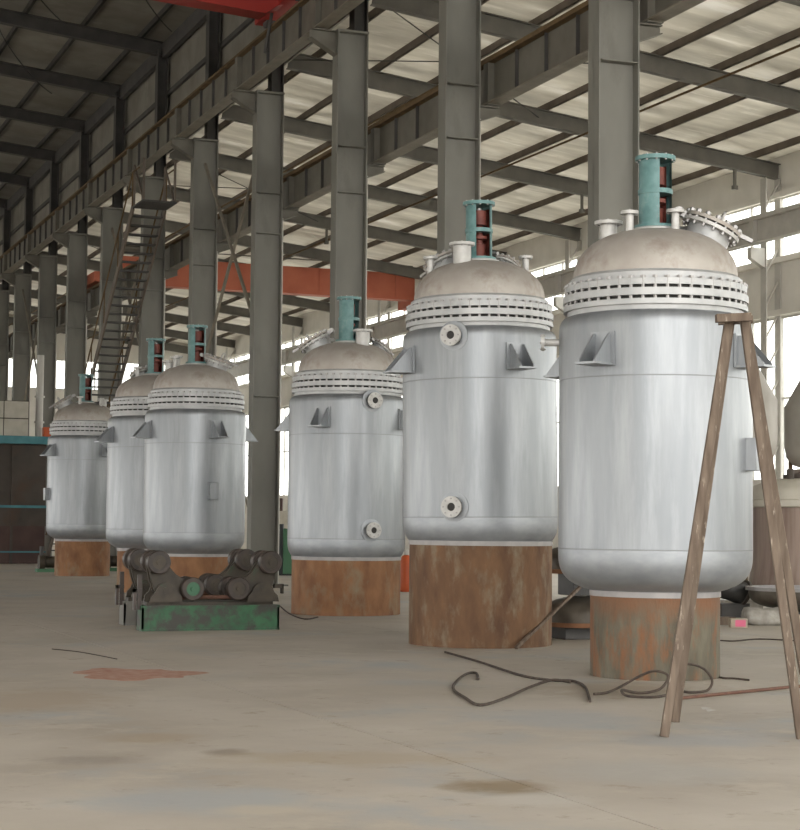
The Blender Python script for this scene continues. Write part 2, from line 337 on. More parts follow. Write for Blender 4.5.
rL = roof('ceiling_left', XA+.36, -1, zl, 'lining', 'darksteel', 'darksteel', 1.75, .42, .25)
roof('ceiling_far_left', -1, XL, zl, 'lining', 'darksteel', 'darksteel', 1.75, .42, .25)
# roof bracing and conduits of the right bay
for (a, b) in ((22, 20.5), (17.2, 16.0)):
    MB().tube([(a, Y0, zr(a)-.28), (b, YE, zr(b)-.28)], .03, 6).build('conduit', 'railrust', rR)
for n in (2, 5, 8):
    y = YC+BAY*n
    MB().cyl((XA+.4, y, zr(XA+.4)), (XA+7.3, y+6, zr(XA+7.3)), .015, 6).cyl((XA+7.3, y, zr(XA+7.3)), (XA+.4, y+6, zr(XA+.4)), .015, 6).build('tie_rod', 'darksteel', rR)

# lamp hangers under the right rafters
for i, (n, x) in enumerate(((3, 26.1), (4, 17.8), (4, 24.5), (6, 20.5))):
    h = MB().cyl((0, 0, 0), (0, 0, -.45), .05, 8).cyl((0, 0, -.45), (0, 0, -.55), .09, 10)
    o = put(h.mesh('lamp_hanger', 'roofsteel'), 'lamp_hanger', rR, (x, YC+BAY*n, zr(x)-.2))

# ------------------------------------------------------------------ columns of the middle row
def hmesh(x0, x1, wy, z0, z1, name='shaft', m='col', tf=.025):
    return MB().box(x0, x0+tf, -wy/2, wy/2, z0, z1).box(x1-tf, x1, -wy/2, wy/2, z0, z1).box(x0, x1, -.012, .012, z0, z1).mesh(name, m)
low_m = hmesh(-.41, .28, .36, .04, 12.06)
up_m = hmesh(-.04, .27, .34, 12.11, 16.1, 'upper_shaft', 'darksteel')
cap_m = MB().box(-.42, .29, -.19, .19, 12.06, 12.11).mesh('cap_plate', 'col')
base_m = MB().box(-.5, .5, -.35, .35, 0, .04).mesh('base_plate', 'col')
stf_m = MB().box(-.355, .255, -.17, .17, -.01, .01).mesh('stiffener_plate', 'col')
cor1 = MB().prism([(-.38, 11.55), (-1.0, 11.9), (-1.0, 12.06), (-.38, 12.06)], -.02, .02).beam((-.38, 0, 11.55), (-1.0, 0, 11.9), .24, .02).beam((-.38, 0, 12.07), (-1.0, 0, 12.07), .24, .02).mesh('corbel', 'girder')
cor2 = MB().prism([(.28, 8.95), (.72, 9.12), (.72, 9.22), (.28, 9.22)], -.02, .02).beam((.28, 0, 8.95), (.72, 0, 9.12), .2, .02).beam((.28, 0, 9.24), (.72, 0, 9.24), .2, .02).mesh('corbel', 'girder')
tube_m = MB().cyl((.312, -.06, .0), (.312, -.06, 9.0), .03, 10).mesh('white_edge_tube', 'white')  # thin white upright tube along the right flange edge
ordw = ['nearest', 'second', 'third', 'fourth', 'fifth', 'sixth', 'seventh', 'eighth', 'ninth', 'tenth', 'eleventh', 'twelfth', 'thirteenth', 'fourteenth']
where = ['rising behind the nearest vessel', 'rising behind the second vessel', 'rising behind the third vessel', 'standing bare between the third and fourth vessels',
         'rising behind the fourth vessel', 'rising behind the fifth vessel', 'beside the steep stair', 'rising above the sixth vessel', 'over the left edge of the sixth vessel', 'above the turquoise platform', 'at the left edge of the picture', 'hidden far down the hall', 'hidden far down the hall', 'hidden at the far end']
for n in range(-5, 14):
    if n < -1: lab = 'grey steel H column standing level with the viewer or behind, row of columns'
    elif n == -1: lab = 'grey steel H column just outside the picture, right of the nearest vessel'
    else: lab = 'grey steel H column, %s from the viewer in the middle row, %s' % (ordw[n], where[n])
    if n < 0: continue
    c = thing('steel_column', lab[:110], 'column', (XA, YC+BAY*n, 0), 0, 'middle row of grey steel columns')
    for me, nm in ((low_m, 'shaft'), (up_m, 'upper_shaft'), (cap_m, 'cap_plate'), (base_m, 'base_plate'), (cor1, 'corbel'), (cor2, 'corbel'), (tube_m, 'white_edge_tube')):
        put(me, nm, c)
    for z in (4.6, 8.6, 9.6): put(stf_m, 'stiffener_plate', c, (0, 0, z))
# right wall columns
rw_m = MB().box(-.5, -.47, -.14, .14, 0, 11.1).box(-.05, -.02, -.14, .14, 0, 11.1).mesh('shaft', 'frame')
rl_m = MB()
for k in range(12): rl_m.beam((-.48, 0, .3+k*.9), (-.04, 0, .3+k*.9+.75), .06, .04)
rl_m = rl_m.mesh('lacing', 'frame')
rc_m = MB().prism([(-.5, 8.6), (-.95, 8.85), (-.95, 9.15), (-.5, 9.15)], -.1, .1).mesh('corbel', 'frame')
for n in range(-5, 14):
    if n < 0: continue
    lab = 'pale laced steel column against the window wall, seen at the right edge of the picture' if n == 3 else 'pale laced steel column on the window wall, %s beyond the one at the right edge' % (['', 'first'] + ordw[1:])[n-3] if n > 3 else 'pale laced steel column on the window wall, outside the picture to the right'
    c = thing('wall_column', lab, 'column', (XR, YC+BAY*n, 0), 0, 'columns along the right wall')
    put(rw_m, 'shaft', c); put(rl_m, 'lacing', c); put(rc_m, 'corbel', c)

# ------------------------------------------------------------------ crane runway girders
def runway(name, label, xc, z0, z1, fw, mats, ys=-2, stiff=1.2):
    t = thing(name, label, 'girder', (xc, 0, 0), 0, 'crane runway girders')
    ya = YC+BAY*ys; yb = YE-.05
    MB().box(-.008, .008, ya, yb, z0, z1).build('web', mats[0], t)
    MB().box(-fw/2, fw/2, ya, yb, z1-.04, z1).build('top_flange', mats[1], t)
    MB().box(-fw/2, fw/2, ya, yb, z0, z0+.025).build('bottom_flange', mats[2], t)
    MB().box(-.05, .05, ya, yb, z1, z1+.11).build('rail', mats[1], t)
    sm = MB().box(-.075, .075, -.008, .008, z0+.03, z1-.03).mesh('stiffener', mats[3])
    k = 0
    y = YC
    while y < yb:
        put(sm, 'stiffener', t, (0, y+.05, 0)); y += stiff
    em = MB().box(-fw/2+.01, fw/2-.01, -.1, .1, z0-.02, z1-.02).mesh('end_plate', mats[0])
    for n in range(0, 14): put(em, 'end_plate', t, (0, YC+BAY*n, 0))
    return t
g1 = runway('crane_runway_girder', 'grey stiffened runway girder with rusty rail, left of the columns, highest', XA-.77, 12.1, 12.95, .30, ('girder', 'railrust', 'bottomfl', 'darksteel'))
MB().box(-.6, -.18, Y0, YE, 12.86, 12.9).build('walkway_plank', 'railrust', g1) if False else None
g2_ = runway('crane_runway_girder', 'grey runway girder with thin rusty top edge, right side of the columns', XA+.60, 9.30, 10.10, .30, ('girder', 'railrust', 'bottomfl', 'darksteel'))
g3_ = runway('crane_runway_girder', 'pale grey runway girder crossing in front of the high window band', XR-.75, 9.27, 9.93, .3, ('frame', 'frame', 'frame', 'frame'), stiff=6)

# overhead bridge cranes
t = thing('overhead_crane', 'bright red overhead crane bridge at the top left, nearest crane', 'crane', (0, 38.6, 0))
MB().add([(x, y, z) for y in (-.28, .28) for (x, z) in ((XA-.45, 13.3), (XA-1.0, 13.2), (XA-1.3, 12.98), (XA-5, 13.22), (XL+1, 13.22), (XL+1, 14.5), (XA-.45, 14.5))],
    [(0, 1, 2, 3, 4, 5, 6), (7, 8, 9, 10, 11, 12, 13)]+[(i, (i+1) % 7, 7+(i+1) % 7, 7+i) for i in range(7)]).build('bridge_girder', 'redcrane', t)
MB().box(XA-1.0, XA-.5, -1.6, 1.6, 13.22, 13.5).build('end_truck', 'redcrane', t)
for s in (-1.2, 1.2): MB().cyl((XA-.87, s, 13.23), (XA-.67, s, 13.23), .17, 16).build('wheel', 'darksteel', t)
MB().cyl((XA-.95, .4, 13.2), (XA-.95, .9, 12.4), .04, 8).build('cable_arm', 'darksteel', t)
t = thing('overhead_crane', 'faded orange red crane bridge far down the right bay behind the columns', 'crane', (0, 66.7, 0))
MB().box(XA+1.1, XR-1.1, -.3, .3, 10.4, 11.45).build('bridge_girder', 'orangecrane', t)
for k in range(8): MB().box(XA+1.5+k*1.6, XA+1.53+k*1.6, -.33, -.3, 10.42, 11.43).build('web_stiffener', 'orangecrane', t)
for x in (XA+.60, XR-.75):
    MB().box(x-.25, x+.25, -1.8, 1.8, 10.22, 10.6).build('end_truck', 'orangecrane', t)
MB().tube([(XA+3, -.32, 11.75), (XA+3, -.32, 11.4)], .02).tube([(XA+1.2, -.32, 11.75), (XR-1.2, -.32, 11.75)], .025).build('cable_rail', 'roofsteel', t)

# festoon cables under the left roof
for i, (x, y) in enumerate(((7.5, 44), (10.3, 43.6), (8.6, 52))):
    pts = [Vector((x-1.0+2.2*k/12, y+3.2*k/12, 15.9-1.5*(k/12)**.7+.3*(k/12)**3)) for k in range(13)]
    tag(MB().tube(pts, .018, 6).build('hanging_cable', 'black'), ['thin black cable hanging below the dark roof beside the red crane', 'thin black cable hanging close to the clerestory wall', 'thin black cable hanging under the second dark roof bay'][i], 'cable', 'cables under the dark roof')

# cross bracing rods between columns
for i, n in enumerate((3, 5, 8)):
    y0 = YC+BAY*n+.2; y1 = YC+BAY*(n+1)-.2
    t = thing('cross_brace', ['crossed thin rods between the bare column and the next one behind', 'crossed thin rods between columns just in front of the steep stair', 'crossed thin rods between columns far down the row'][i], 'brace', (XA-.1, 0, 0), 0, 'cross bracing of the middle row')
    MB().beam((0, y1, 11.4), (0, y0, 5.9), .07, .07).build('rod', 'bottomfl', t)
    MB().beam((.06, y0, 11.4), (.06, y1, 5.9), .07, .07).build('rod', 'bottomfl', t)

# steep stair up to the runway
t = thing('access_stair', 'steep dark steel stair climbing to the crane runway behind the sixth vessel', 'stair', (11.93, 50.9, 0))
run, rise = 12.7, 10.6
for x in (-.47, .47): MB().beam((x, 0, rise), (x, run, 0), .05, .26).build('stringer', 'purlin', t)
tm = MB().box(-.45, .45, -.14, .14, -.02, .02).mesh('tread', 'darksteel')
for k in range(1, 46):
    f_ = k/46; put(tm, 'tread', t, (0, run*f_, rise*(1-f_)))
for x in (-.5, .5):
    MB().tube([(x, -.8, rise+1), (x, 0, rise+1), (x, run, 1)], .025, 6).build('handrail', 'railrust', t)
    for k in range(7): MB().tube([(x, run*k/7, rise*(1-k/7)), (x, run*k/7, rise*(1-k/7)+1)], .02, 6).build('baluster', 'railrust', t)
MB().box(-.5, .5, -1.3, 0, rise-.05, rise).build('landing', 'darksteel', t)
for x in (-.45, .45):
    MB().beam((x, -1.2, rise), (x, -1.2, rise+1.2), .06, .06).beam((x, 0, rise), (x, 0, rise+1.2), .06, .06).beam((x, -1.2, rise), (x, 0, rise+1.2), .05, .05).build('lattice_post', 'purlin', t)

# ------------------------------------------------------------------ reactor vessels
R = 1.02
def hz(r, h=.42, p=3.2): return h - (h+.05)*(1-min(1, r/R)**p)**(1/p)
rs = [0, .2, .4, .55, .68, .76, .84, .90, .94, .965, .985, 1.0, 1.01, 1.016, 1.019, 1.02]
head_me = MB().lathe([(r, hz(r)) for r in rs], 72).mesh('bottom_head', 'head')
body_me = MB().lathe([(1.02, .42), (1.02, 1.2), (1.02, 2.74), (1.015, 2.79), (1.0, 2.83), (.975, 2.86), (.945, 2.875), (.93, 2.88)], 72).mesh('shell', 'steel')
seam_me = MB().lathe([(1.019, -.006), (1.0225, -.004), (1.0225, .004), (1.019, .006)], 72).mesh('weld_seam', 'seam')
neck_me = MB().lathe([(.93, 2.875), (.935, 2.93), (.90, 2.93)], 72).mesh('neck', 'flange')
fr1 = MB().ring(.975, .86, 2.93, 2.985, 72).mesh('flange_ring', 'flange')
fr2 = MB().ring(.98, .86, 3.02, 3.095, 72).mesh('flange_ring', 'flange')
fr3 = MB().ring(.965, .84, 3.13, 3.195, 72).mesh('flange_ring', 'flange')
fr4 = MB().lathe([(.85, 3.195), (.915, 3.195), (.915, 3.27), (.88, 3.30), (.85, 3.30)], 72).mesh('cover_ring', 'flange')
core_me = MB().lathe([(.915, 2.94), (.915, 3.19)], 60).mesh('dark_core', 'dark')  # near-black core puts the shade of the flange gaps into the colour
bl = MB()
for k in range(48):
    a = 2*PI*k/48; M = Rz(a)
    bl.cyl(M @ Vector((.948, 0, 2.935)), M @ Vector((.948, 0, 3.215)), .019, 6)
    for z in (3.195,): bl.cyl(M @ Vector((.948, 0, z)), M @ Vector((.948, 0, z+.026)), .03, 6)
bolts_me = bl.mesh('bolt_ring', 'bolt')
dome_me = MB().lathe([(.87*s, 3.29+.54*(1-s**2.3)**(1/2.3)) for s in (1, .998, .99, .975, .95, .91, .86, .79, .7, .6, .48, .34, .18, 0)], 64).mesh('dome', 'dome')
def dz(r): return 3.29+.54*(1-(r/.87)**2.3)**(1/2.3)
# agitator lantern
lr = .175
lz0, lz1 = 3.86, 4.595
def lantern():
    mb = MB(); hw_ = math.radians(37)
    for c in (0, PI):
        a0 = c+hw_; a1 = c+PI-hw_
        mb.lathe([(lr-.015, lz0), (lr, lz0), (lr, lz1), (lr-.015, lz1), (lr-.015, lz0)], 12, None, True, a0, a1)
    return mb.mesh('lantern_shell', 'teal')
lan_me = lantern()
lan_top = MB().ring(.215, .03, lz1-.02, lz1+.025, 32).mesh('top_flange', 'teal')
lan_mid = MB().ring(.185, .05, 4.21, 4.26, 32).mesh('middle_ring', 'teal')
lan_bot = MB().ring(.225, .05, lz0-.02, lz0+.015, 32).mesh('base_flange', 'teal')
pad_me = MB().lathe([(.27, 3.78), (.27, 3.83), (.23, 3.845), (.0, 3.845)], 32).mesh('mounting_pad', 'nozzle')
shaft_me = MB().cyl((0, 0, 3.86), (0, 0, 4.54), .035, 12).mesh('shaft', 'bolt')
coup_me = MB().lathe([(0, 3.88), (.085, 3.88), (.085, 4.06), (.05, 4.07), (.05, 4.11), (.11, 4.12), (.11, 4.16), (.05, 4.17), (.05, 4.30), (.10, 4.31), (.10, 4.50), (0, 4.50)], 18).mesh('coupling', 'oxide')
back_me = MB().lathe([(.155, 3.87), (.155, 4.54)], 10, None, True, PI/2-.2, PI*1.5+.2).mesh('inner_guard', 'oxide')
lb = MB()
for k in range(12):
    a = 2*PI*k/12+.2; p = Vector((.198*math.cos(a), .198*math.sin(a), 0)); lb.cyl(p+Vector((0, 0, lz1-.035)), p+Vector((0, 0, lz1+.038)), .011, 6)
lbolt_me = lb.mesh('bolt_ring', 'bolt')
# support lug, local +x outward
lug_pad = MB().box(R-.005, R+.02, -.14, .14, -.20, .15).mesh('backing_pad', 'steel')
lug_g = MB().prism([(R+.015, .13), (R+.05, .13), (R+.31, -.16), (R+.31, -.18), (R+.015, -.18)], -.008, .008).mesh('gusset', 'steel')
lug_b = MB().box(R+.01, R+.33, -.13, .13, -.2, -.178).mesh('base_plate', 'steel')
def nozzle_me(L, rp, rf, nb=8):
    a = MB().cyl((0, 0, -.05), (0, 0, L), rp, 20, cap=False).mesh('nozzle_pipe', 'nozzle')
    b = MB().ring(rf, rp*.62, L-.035, L, 28).mesh('nozzle_flange', 'nozzle')
    m_ = MB()
    for k in range(nb):
        an = 2*PI*k/nb; p = Vector((rf*.78*math.cos(an), rf*.78*math.sin(an), 0)); m_.cyl(p+Vector((0, 0, L-.05)), p+Vector((0, 0, L+.012)), rf*.085, 6)
    c = m_.mesh('bolt_ring', 'bolt')
    d = MB().cyl((0, 0, L-.04), (0, 0, L-.02), rp*.63, 16).mesh('bore', 'dark')
    return a, b, c, d
NZ = {'side': nozzle_me(.15, .085, .135), 'big': nozzle_me(.24, .12, .17), 'small': nozzle_me(.20, .042, .095, 4), 'mid': nozzle_me(.16, .09, .15), 'pipe': nozzle_me(.22, .04, .09, 4)}
patch_me = MB().lathe([(.19, -.03), (.19, .012), (.12, .02)], 24).mesh('reinforcing_pad', 'head')
# manhole
mh_neck = MB().cyl((0, 0, -.12), (0, 0, .13), .235, 32, cap=False).mesh('manhole_neck', 'flange')
mh_fl = MB().ring(.31, .2, .12, .155, 36).mesh('manhole_flange', 'nozzle')
mh_cv = MB().lathe([(0, .255), (.15, .24), (.22, .215), (.305, .21), (.305, .175), (0, .175)], 36).mesh('manhole_cover', 'dome')
mb_ = MB()
for k in range(16):
    an = 2*PI*k/16; p = Vector((.285*math.cos(an), .285*math.sin(an), 0)); mb_.cyl(p+Vector((0, 0, .085)), p+Vector((0, 0, .245)), .016, 6); mb_.cyl(p+Vector((0, 0, .21)), p+Vector((0, 0, .24)), .03, 6)
mh_b = mb_.mesh('bolt_ring', 'bolt')
mh_h = MB().tube([(.06+.0, -.09, .24), (.06, -.09, .32), (.06, -.05, .35), (.06, .05, .35), (.06, .09, .32), (.06, .09, .24)], .018, 8).mesh('lifting_handle', 'nozzle')
mh_a = MB().box(-.42, -.2, -.04, .04, .13, .2).cyl((-.38, -.1, .165), (-.38, .1, .165), .04, 10).mesh('hinge', 'bolt')
mh_l = MB().box(.26, .44, -.03, .03, .19, .23).mesh('latch_bar', 'bolt')
bracket_me = MB().box(R-.03, R+.11, -.09, .09, -.17, .17).mesh('plate_bracket', 'steel', bevel=.006)

def vessel(px, d, z0, lug, label, man, tops, nozz, lant, bracket=None, pedr=.7, pedh=1, pedm='rust', pedlabel='', lean=0):
    xc = (px-400)*d/F; p = FW*d+HR*xc
    c = -p.normalized(); rot = math.atan2(c.y, c.x)
    pd = thing('pedestal', pedlabel, 'pedestal', (p.x, p.y, 0), rot, 'steel rings under the vessels')
    MB().lathe([(pedr-.02, 0), (pedr, 0), (pedr, pedh-.06), (pedr-.02, pedh-.06), (pedr-.02, 0)], 64).build('skirt_ring', pedm, pd)
    MB().lathe([(pedr-.02, pedh-.06), (pedr+.01, pedh-.06), (pedr+.01, pedh), (pedr-.02, pedh), (pedr-.02, pedh-.06)], 64).build('top_band', 'band', pd, label='pale primed rim of the rusty ring')
    v = thing('pressure_vessel', label, 'vessel', (p.x, p.y, z0), rot, 'silver jacketed vessels in the row')
    if lean: v.rotation_mode = 'XYZ'; v.matrix_world = Matrix.Translation(v.location) @ Matrix.Rotation(lean, 4, FW) @ Rz(rot)
    for me, nm in ((head_me, 'bottom_head'), (body_me, 'shell'), (neck_me, 'neck'), (core_me, 'dark_core'), (fr1, 'flange_ring'), (fr2, 'flange_ring'), (fr3, 'flange_ring'), (fr4, 'cover_ring'), (dome_me, 'dome')):
        put(me, nm, v)
    put(bolts_me, 'bolt_ring', v, kind='stuff')
    for z in (.43, 2.2): put(seam_me, 'weld_seam', v, (0, 0, z))
    for k in range(4):
        a = math.radians(lug+90*k); o = put(lug_pad, 'support_lug', v, (0, 0, 2.50), a)
        for s in (-.09, .09): put(lug_g, 'gusset', o, (0, s, 0))
        put(lug_b, 'base_plate', o)
    # lantern with opening at azimuth lant
    e = put(lan_me, 'agitator_lantern', v, None, math.radians(lant), label='teal slotted agitator lantern')
    for me, nm in ((lan_top, 'top_flange'), (lan_mid, 'middle_ring'), (lan_bot, 'base_flange'), (shaft_me, 'shaft'), (coup_me, 'coupling'), (back_me, 'inner_guard'), (lbolt_me, 'bolt_ring')): put(me, nm, e)
    put(pad_me, 'mounting_pad', v)
    # manhole
    for az, rad, tilt, scl in man:
        o = put(mh_neck, 'manhole', v); a = math.radians(az)
        o.matrix_local = Rz(a) @ Matrix.Translation((rad, 0, dz(rad)-.035)) @ Matrix.Rotation(math.radians(tilt), 4, 'Y') @ Matrix.Diagonal((scl, scl, scl, 1))
        for me, nm in ((mh_fl, 'manhole_flange'), (mh_cv, 'manhole_cover'), (mh_b, 'bolt_ring'), (mh_h, 'lifting_handle'), (mh_a, 'hinge'), (mh_l, 'latch_bar')): put(me, nm, o)
    for az, rad, kind in tops:
        a_, b_, c_, d_ = NZ[kind]; a = math.radians(az); o = put(a_, 'top_nozzle', v, (rad*math.cos(a), rad*math.sin(a), dz(rad)))
        put(b_, 'nozzle_flange', o); put(c_, 'bolt_ring', o)
        put(d_, 'bore', o)
    for az, z, kind in nozz:
        a_, b_, c_, d_ = NZ[kind]; a = math.radians(az); o = put(a_, 'side_nozzle', v)
        o.matrix_local = Rz(a) @ Matrix.Translation((R-.03, 0, z)) @ Matrix.Rotation(PI/2, 4, 'Y')
        put(b_, 'nozzle_flange', o); put(c_, 'bolt_ring', o); put(d_, 'bore', o)
        if kind == 'side': put(patch_me, 'reinforcing_pad', o, (0, 0, .02))
    if bracket: put(bracket_me, 'plate_bracket', v, (0, 0, bracket[1]), math.radians(bracket[0]))
    return v
vessel(655.5, 19.1, .90, -31, 'silver vessel at the right behind the brown trestle, nearest of the six', [(97, .53, 25, 1.03)],
       [(-82, .50, 'mid'), (-42, .40, 'small'), (38, .34, 'small'), (150, .5, 'mid')], [(-86, 2.62, 'pipe')], 52, (70, 1.42), .68, .898, 'rust2', 'greyish rusty steel ring under the nearest vessel')
vessel(481.7, 23.8, 1.23, 27, 'silver vessel on the tallest rusty ring, second nearest, round nozzles left of its centre', [(-120, .50, 30, .85), (140, .48, 30, .7)],
       [(-32, .42, 'big'), (95, .62, 'small'), (-78, .66, 'small')], [(-19, 2.74, 'side'), (-19, .56, 'side')], 24, None, .94, 1.355, 'rust', 'wide tall rusty steel ring under the second vessel', -.012)
vessel(347.7, 31.2, .86, -24, 'silver vessel with round nozzles right of its centre, third nearest', [(-97, .52, 32, .95), (110, .56, 36, .6)],
       [(35, .42, 'big'), (-140, .55, 'small')], [(24, 2.76, 'side'), (24, .58, 'side')], 66, None, .94, .985, 'rust3', 'wide low rusty steel ring under the third vessel')
vessel(195.5, 36.4, .90, 24, 'silver vessel standing behind the green turning rollers, fourth nearest', [(70, .42, 20, .95)],
       [(-80, .38, 'small'), (-60, .5, 'small'), (-95, .55, 'mid'), (170, .4, 'small')], [], 24, (20, 1.25), .74, .912, 'rust3', 'rusty steel ring seen behind the turning rollers')
vessel(154.3, 39.6, .94, -66, 'silver vessel half hidden by the fourth one, fifth nearest', [(-150, .5, 30, .9)],
       [(60, .4, 'mid'), (-60, .45, 'small')], [], 24, None, .76, .955, 'rust3', 'rusty steel ring under the half hidden fifth vessel')
vessel(84.7, 50.4, 1.0, 32, 'silver vessel beside the turquoise platform, farthest of the six', [(-82, .55, 32, .95)],
       [(50, .55, 'small'), (80, .5, 'mid'), (-20, .45, 'small')], [], 32, (-72, 1.25), .76, 1.015, 'rust3', 'rusty steel ring under the farthest vessel')

# ------------------------------------------------------------------ turning rollers
def roller(px, py, label, bedm, bedlabel=None):
    p = ground(px, py); o = thing('turning_roller', label, 'machine', (p.x, p.y, 0), 0, 'pair of welding turning rollers')
    L_ = 2.04
    MB().box(0, L_, 0, .38, 0, .03).box(0, L_, .0, .38, .33, .36).box(0, L_, .02, .05, .03, .33).box(0, L_, .33, .36, .03, .33).box(0, .03, .02, .36, .03, .33).box(L_-.03, L_, .02, .36, .03, .33).build('bed', bedm, o, label=bedlabel)
    MB().box(.08, L_-.08, .08, .30, .36, .41).build('slide_plate', 'greasy', o)
    MB().cyl((.6, .19, .47), (1.5, .19, .47), .03, 10).build('adjusting_screw', 'rod', o)
    for side, (A, B, P) in enumerate((((.22, .98), (.72, .60), .34), ((L_-.16, .98), (L_-.64, .60), L_-.26))):
        sg = 1 if side == 0 else -1
        def pt(x, z): return (x, z)
        poly = []
        for k in range(8):      # over the upper wheel
            a = math.radians(190-130*k/7); poly.append((A[0]+sg*.13*math.cos(a), A[1]+.13*math.sin(a)))
        ax, az = poly[-1]; bx, bz = B[0]+sg*.01, B[1]+.115
        for k in range(1, 8):   # hollow upper edge
            t_ = k/8; poly.append((ax+(bx-ax)*t_, az+(bz-az)*t_-.10*math.sin(PI*t_)))
        for k in range(7):
            a = math.radians(90-165*k/6); poly.append((B[0]+sg*.115*math.cos(a), B[1]+.115*math.sin(a)))
        poly += [(P+sg*.14, .50), (P, .48), (P-sg*.14, .56), (P-sg*.2, .74)]
        MB().prism(poly, .09, .14).prism(poly, .24, .29).cyl((P, -.01, .62), (P, .39, .62), .06, 14).build('rocker_arm', 'greasy', o, kind=None)
        sup = [(P-sg*.24, .41), (P-sg*.22, .5)]+[(P-sg*.17*math.cos(math.radians(10+160*k/8)), .52+.17*math.sin(math.radians(10+160*k/8))) for k in range(9)]+[(P+sg*.22, .5), (P+sg*.24, .41)]
        for y in (-.02, .35): MB().prism(sup, y, y+.04).cyl((P, y-.01, .58), (P, y+.05, .58), .05, 12).build('pivot_bracket', 'greasy', o)
        for (wx, wz), hub in ((A, 'greasy'), (B, 'greenhub' if side == 0 else 'greasy')):
            for y in (.0, .38):
                T = Matrix.Translation((wx, y, wz)) @ Matrix.Rotation(PI/2, 4, 'X')
                wh = MB().lathe([(.10, -.075), (.155, -.075), (.168, -.06), (.168, .06), (.155, .075), (.10, .075), (.10, -.075)], 28, T).build('roller_wheel', 'wheel', o)
                MB().cyl((wx, y-.065, wz), (wx, y+.065, wz), .10, 18).cyl((wx, y-.085, wz), (wx, y+.085, wz), .04, 12).build('wheel_hub', hub if y == .0 else 'greasy', wh, label='green painted wheel hub' if hub == 'greenhub' and y == .0 else None)
    MB().box(L_-.05, L_+.09, .1, .18, .6, .66).box(L_+.06, L_+.09, .1, .18, .52, .66).build('stop_bracket', 'greasy', o)
    MB().box(-.1, .02, .12, .2, .55, .6).box(-.1, -.06, .12, .2, .3, .6).box(-.04, .02, .14, .18, .3, .8).build('drive_bracket', 'wheel', o)
    return o
roller(142, 631.5, 'green-bedded turning roller with rocker arms, in front of the fourth vessel', 'green', 'green bed beam with chipped paint')
roller(124, 625.5, 'greasy turning roller with grey bed end, close behind the green one', 'roofsteel')

# ------------------------------------------------------------------ trestle
a1 = ground(664, 737); a2 = ground(801, 739); b1 = ground(675, 722); b2 = ground(812, 724)
top = (at(729, 320, 13.9), at(744, 318, 13.9), at(730.5, 321, 14.35), at(745.5, 319, 14.35))
t = thing('timber_trestle', 'tall narrow brown A-frame trestle standing in front of the nearest vessel', 'trestle', ((a1+a2+b1+b2)/4).to_tuple())
inv = Matrix.Translation(-t.location)
for (g, u) in ((a1, top[0]), (a2, top[1]), (b1, top[2]), (b2, top[3])):
    g = g+Vector((0, 0, .0)); mbb = MB().beam(g, u, .066, .05, up=tuple(FW)); o = mbb.build('leg', 'wood', t, bevel=.004); o.matrix_parent_inverse = inv.copy()
p0 = at(716, 318.5, 13.75); p1 = at(750.5, 317, 13.75)
mbb = MB().beam(p0, p1, .09, .06); q0 = at(719, 321, 14.45); q1 = at(752, 319.5, 14.45); mbb.beam(q0, q1, .09, .06); mbb.beam((p0+p1)/2+Vector((0, 0, -.01)), (q0+q1)/2, .1, .05)
o = mbb.build('head_bar', 'wood', t); o.matrix_parent_inverse = inv.copy()

# ------------------------------------------------------------------ ropes, rods on the floor
def gl(pts, r, lift=None):
    base = []
    for q in pts:      # (x, y) lies on the floor; (x, y, g) floats above the floor point seen at (x, g)
        if len(q) == 2: base.append(ground(q[0], q[1], r))
        else: base.append(at(q[0], q[1], ground(q[0], q[2], r).dot(FW)))
    out = []
    n = len(base)
    for i in range(n-1):
        P0, P1, P2, P3 = base[max(i-1, 0)], base[i], base[i+1], base[min(i+2, n-1)]
        for k in range(6):
            s = k/6; out.append(.5*((2*P1)+(P2-P0)*s+(2*P0-5*P1+4*P2-P3)*s*s+(3*P1-P0-3*P2+P3)*s**3))
    out.append(base[-1]); return out
def rope(name, m, pts, r, label, cat, group='cables and bars on the floor'):
    r *= .8
    return tag(MB().tube(gl(pts, r), r, 8).build(name, m), label, cat, group)
rope('cable', 'rope', [(445, 652), (480, 662), (520, 675), (550, 680), (573, 681), (585, 687), (590, 701)], .017, 'dark cable running from the tall pedestal to a bent end left of the nearest pedestal', 'cable')
rope('cable', 'rope', [(478, 679), (476, 673), (466, 674), (455, 683), (454, 690), (464, 697), (480, 705), (505, 698), (530, 687), (552, 680), (570, 682)], .017, 'dark cable ending in a small loop in front of the tall pedestal', 'cable')
rope('cable', 'rope', [(594, 694), (605, 693), (618, 688, 691), (640, 676, 690), (655, 671, 691), (668, 676, 692), (660, 689, 693), (640, 693), (622, 690, 694), (628, 696), (655, 697), (675, 693)], .016, 'dark cable rising in a low arch at the foot of the nearest pedestal', 'cable')
rope('cable', 'rope', [(676, 688), (686, 692), (700, 692), (709, 689, 691), (712, 680, 690), (704, 669, 690), (690, 664, 691), (676, 667, 691), (672, 676, 692)], .016, 'dark cable standing up in a round loop behind the trestle leg', 'cable')
rope('cable', 'rope', [(716, 676), (724, 678), (735, 678.5), (749, 680)], .013, 'short dark cable end lying right of the nearest pedestal', 'cable')
rope('steel_bar', 'rod', [(672, 699), (740, 692), (800, 686)], .02, 'long thin rusty bar lying in front of the nearest pedestal', 'bar')
rope('cable', 'rope', [(280, 606), (290, 614), (305, 619), (318, 617)], .014, 'thin dark hose curving from the turning roller to the third pedestal', 'cable')
rope('cable', 'rope', [(700, 638), (730, 641), (760, 639), (800, 641)], .012, 'thin dark cord lying behind the trestle legs', 'cable')
rope('wire', 'rope', [(52, 649), (80, 652), (117, 659)], .008, 'thin straight wire on the floor left of the red stain', 'wire')
